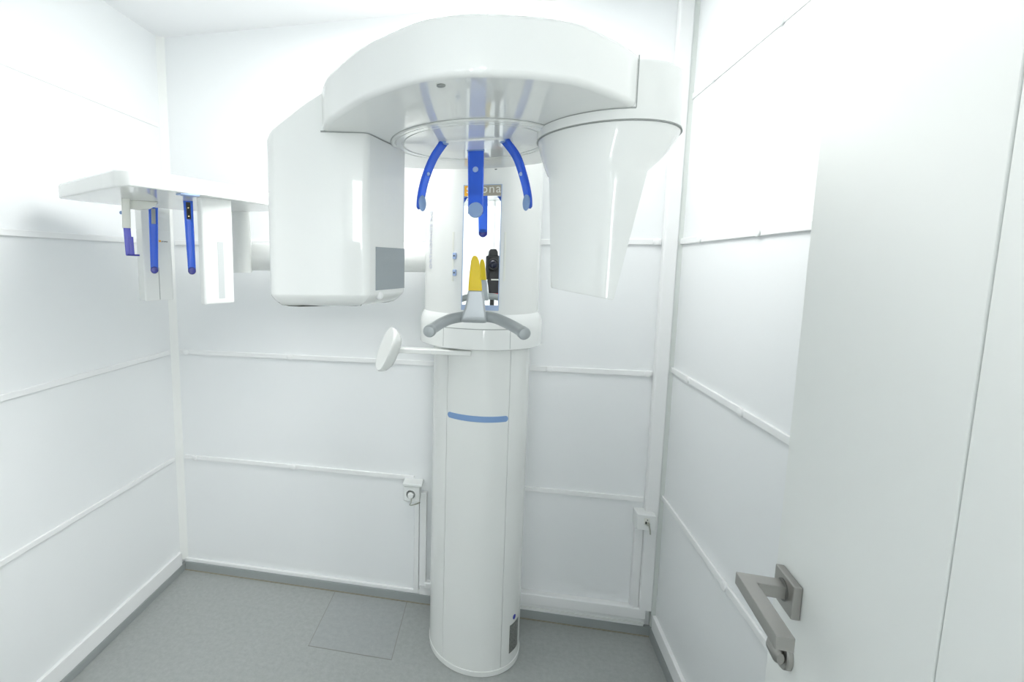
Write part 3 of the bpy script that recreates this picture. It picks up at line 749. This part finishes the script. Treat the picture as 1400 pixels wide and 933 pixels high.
# ear rods
def ear(top, bot, yt, yb2, w, br_m, label):
    A = at_y(*top, yt); B = at_y(*bot, yb2); path = [A.lerp(B, t / 10) for t in range(11)]
    vd = Vector((A.x, A.y, 0)).normalized(); wd = Vector((vd.y, -vd.x, 0))
    e = strap(path, w, .013, wd, MB(), lambda t: 1.12 - .22 * t).build('ear_rod', 'blue', U)
    MB().lathe([(w * .42, -.012), (w * .46, -.008), (w * .46, .008), (w * .40, .011), (w * .15, .012)], B, (-vd.x, -vd.y, 0), 24).build('ear_plug', 'bluedark', e)
    n_ = -vd
    top_c = A.lerp(B, .02); q = A.lerp(B, .26)
    mbx = MB(); strap([top_c + n_ * .0085, q + n_ * .0085], w * .5, .004, wd, mbx); mbx.build('bracket', br_m, e, bevel=.001)
    if br_m == 'dark':
        for t in (.10, .22): MB().lathe([(.0028, 0), (.0024, .002), (.0008, .0024)], A.lerp(B, t) + n_ * .0105, n_, 12).build('screw', 'chrome', e)
    return e
ear((257, 275), (262.5, 370.5), 1.396, 1.396, .0255, 'dark', '')
ear((209.5, 284), (211.2, 369.5), 1.50, 1.50, .0265, 'seamgrey', '')
MB().box((-.028, -.014, ZK - .004), (.028, .014, ZK + .002), bmx(Vector(at_z(257, 266, ZK).xy), 0)).build('rod_socket', 'padlight', ceph, bevel=.001)
# nasal support
n0 = at_z(172, 272, ZK); yn = n0.y
na = at_y(172, 274, yn); nb = at_y(173.2, 312, yn)
vd = Vector((na.x, na.y, 0)).normalized(); wd = Vector((vd.y, -vd.x, 0))
ns = strap([na + Vector((0, 0, .01)), na.lerp(nb, .5), nb], .0235, .016, wd, MB()).build('nasal_support', 'cream', U)
cv = MB()
hz0 = at_y(190, 275, yn).z; far = at_z(218, 277, ZK)
Q = [at_y(u, v, yn + .02 + .05 * (u - 165) / 50) for u, v in ((166, 272), (216.5, 276), (213, 281), (205, 285.5), (190, 287), (180, 285.5), (166, 283))]
cv.loft([[q + vd * d for q in Q] for d in (0, .02)]); cv.build('bracket', 'cream', ns, bevel=.003)
nl = MB(); a_ = at_y(173.5, 311, yn); b_ = at_y(176.8, 349, yn)
strap([a_, b_], .0195, .006, wd, nl); nl.build('nose_slide', 'violet', ns)
nl = MB(); a_ = at_y(178.5, 324, yn + .004); b_ = at_y(180.6, 349, yn + .004); strap([a_, b_], .0145, .006, wd, nl); nl.build('nose_slide', 'violet', ns)
nl = MB(); a_ = at_y(172.5, 348.6, yn); b_ = at_y(191, 349.3, yn); strap([a_, b_], .016, .0055, vd, nl); nl.build('nose_foot', 'bluedark', ns)
kn = at_y(166.5, 291, yn - .002); MB().lathe([(.0052, -.006), (.0052, .004), (.003, .0055)], kn, (-wd.x - vd.x, -wd.y - vd.y, 0), 16).build('knob', 'pad', ns)

# ------------------------------------------------------------------ the photographer's camera (seen in the mirror)
TP = thing('tripod', (0, -.075, 0), 'dark camera tripod in the doorway, seen in the mirror', 'tripod')
tp = MB().tube([(0, -.075, .62), (0, -.075, 1.215)], .0145, 16).build('centre_column', 'black', TP)
MB().tube([(0, -.075, 1.215), (0, -.075, 1.2455)], [.03, .03], 20).build('head_plate', 'silver', TP)
MB().lathe([(.03, 0), (.042, .02), (.042, .05), (.02, .07)], (0, -.075, .92), (0, 0, 1), 24).build('shoulder', 'black', TP)
for k in range(3):
    a_ = math.radians(90 + 120 * k); e = Vector((math.cos(a_), math.sin(a_), 0))
    lgm = MB().tube([Vector((0, -.075, .945)) + e * .035, Vector((0, -.075, .45)) + e * .17, Vector((0, -.075, .012)) + e * .29], [.014, .012, .009], 14)
    l_ = lgm.build('leg', 'black', TP); MB().ball(Vector((0, -.075, .012)) + e * .29, .012, 12, 8).build('rubber_foot', 'gap', l_)
PC = thing('camera', (0, -.08, 1.2465), 'black camera with vertical grip on the tripod, seen in the mirror', 'camera')
ry = Matrix.Translation((0, -.0, 0))
bd = MB(); o2 = fillet([(-.046, -.115), (.10, -.115), (.10, -.06), (.08, -.05), (-.02, -.05), (-.030, -.036), (-.046, -.040)], .006, 4)
bd.loft([lift(inset(o2, .004), 1.3420), lift(o2, 1.3480), lift(o2, 1.4860), lift(inset(o2, .006), 1.4940)])
body = bd.build('body', 'black', PC)
gr = MB(); o3 = fillet([(-.034, -.112), (.095, -.112), (.095, -.055), (-.012, -.05), (-.020, -.038), (-.034, -.042)], .006, 4)
gr.loft([lift(inset(o3, .003), 1.2465), lift(o3, 1.2520), lift(o3, 1.3360), lift(inset(o3, .003), 1.3420)]); gr.build('battery_grip', 'black', PC)
MB().box((-.01, -.049, 1.3380), (.04, -.047, 1.3460)).build('grip_band', 'letter', PC)
MB().box((-.03, -.118, 1.2465), (.06, -.046, 1.2560)).build('base_plate', 'red', PC)
pr = MB(); pr.loft([[Vector((x * s_, y, z)) for x, y in ((-.036, -.11), (.036, -.11), (.03, -.045), (-.03, -.045))] for s_, z in ((1, 1.4900), (.9, 1.5200), (.6, 1.5350))]); pr.build('prism_hump', 'black', PC, bevel=.004)
ln = MB(); ln.lathe([(.037, -.052), (.037, -.040), (.0355, -.038), (.0355, -.022), (.031, -.020), (.027, -.024), (.004, -.0245)], (0, 0, 1.4400), (0, 1, 0), 40)
lo = ln.build('lens_barrel', 'black', PC)
MB().lathe([(.0265, -.0245), (.022, -.0218), (.012, -.0202), (.003, -.0198)], (0, 0, 1.4400), (0, 1, 0), 32).build('front_glass', 'lens', lo)
for o in (PC,):
    pass

# ------------------------------------------------------------------ lamps
LX, LY = -.22, 1.3
t = thing('ceiling_lamp', (LX, LY, ZC), 'flat white ceiling panel lamp of the x-ray room, out of the picture', 'lamp')
fr_ = MB().box((LX - .42, LY - .31, ZC - .03), (LX + .42, LY + .31, ZC - .0005)); fr_.build('frame', 'batten', t, bevel=.003)
MB().box((LX - .40, LY - .29, ZC - .0325), (LX + .40, LY + .29, ZC - .029)).build('diffuser', 'glow', t)
def area(name, loc, rot, sx, sy_, power, col=(1, 1, 1)):
    l = bpy.data.lights.new(name, 'AREA'); l.shape = 'RECTANGLE'; l.size = sx; l.size_y = sy_; l.energy = power; l.color = col
    o = bpy.data.objects.new(name, l); COL.objects.link(o); o.location = loc; o.rotation_euler = rot; return o
area('room_lamp_light', (LX, LY, ZC - .034), (0, 0, 0), .78, .58, 7.2, (1, 1, .985))
t = thing('ceiling_lamp', (1.0, -.8, ZC), 'flat white panel lamp added to the corridor ceiling as fill light, out of the picture', 'lamp')
MB().box((.6, -1.0, ZC - .03), (1.4, -.6, ZC - .0005)).build('frame', 'batten', t, bevel=.003)
MB().box((.62, -.98, ZC - .0325), (1.38, -.62, ZC - .029)).build('diffuser', 'glow', t)
area('corridor_fill_light', (1.0, -.8, ZC - .034), (0, 0, 0), .74, .34, 26, (1, 1, .985))  # added fill, brightens the corridor and the fronts through the doorway

w = bpy.data.worlds.new('world'); scene.world = w; w.use_nodes = True
w.node_tree.nodes['Background'].inputs[0].default_value = (.9, .95, 1, 1); w.node_tree.nodes['Background'].inputs[1].default_value = .3

# ------------------------------------------------------------------ camera
cd = bpy.data.cameras.new('camera_view'); cam = bpy.data.objects.new('camera_view', cd); COL.objects.link(cam)
cd.sensor_width = 36; cd.sensor_fit = 'HORIZONTAL'; cd.lens = F / 1400 * 36
cd.shift_x = (700 - CX) / 1400; cd.shift_y = -(466.5 - CY) / 1400
cd.clip_start = .005; cd.clip_end = 50
R = Matrix((RIGHT, UP, -FWD)).transposed().to_4x4(); R.translation = EYE
cam.matrix_world = R
scene.camera = cam

scene.view_settings.view_transform = 'Standard'; scene.view_settings.look = 'None'
scene.view_settings.gamma = 1; scene.view_settings.use_curve_mapping = False
scene.view_settings.exposure = 0.70
scene.cycles.max_bounces = 14; scene.cycles.diffuse_bounces = 8; scene.cycles.glossy_bounces = 6; scene.cycles.transmission_bounces = 8
scene.cycles.use_denoising = True
scene.cycles.sample_clamp_indirect = 6
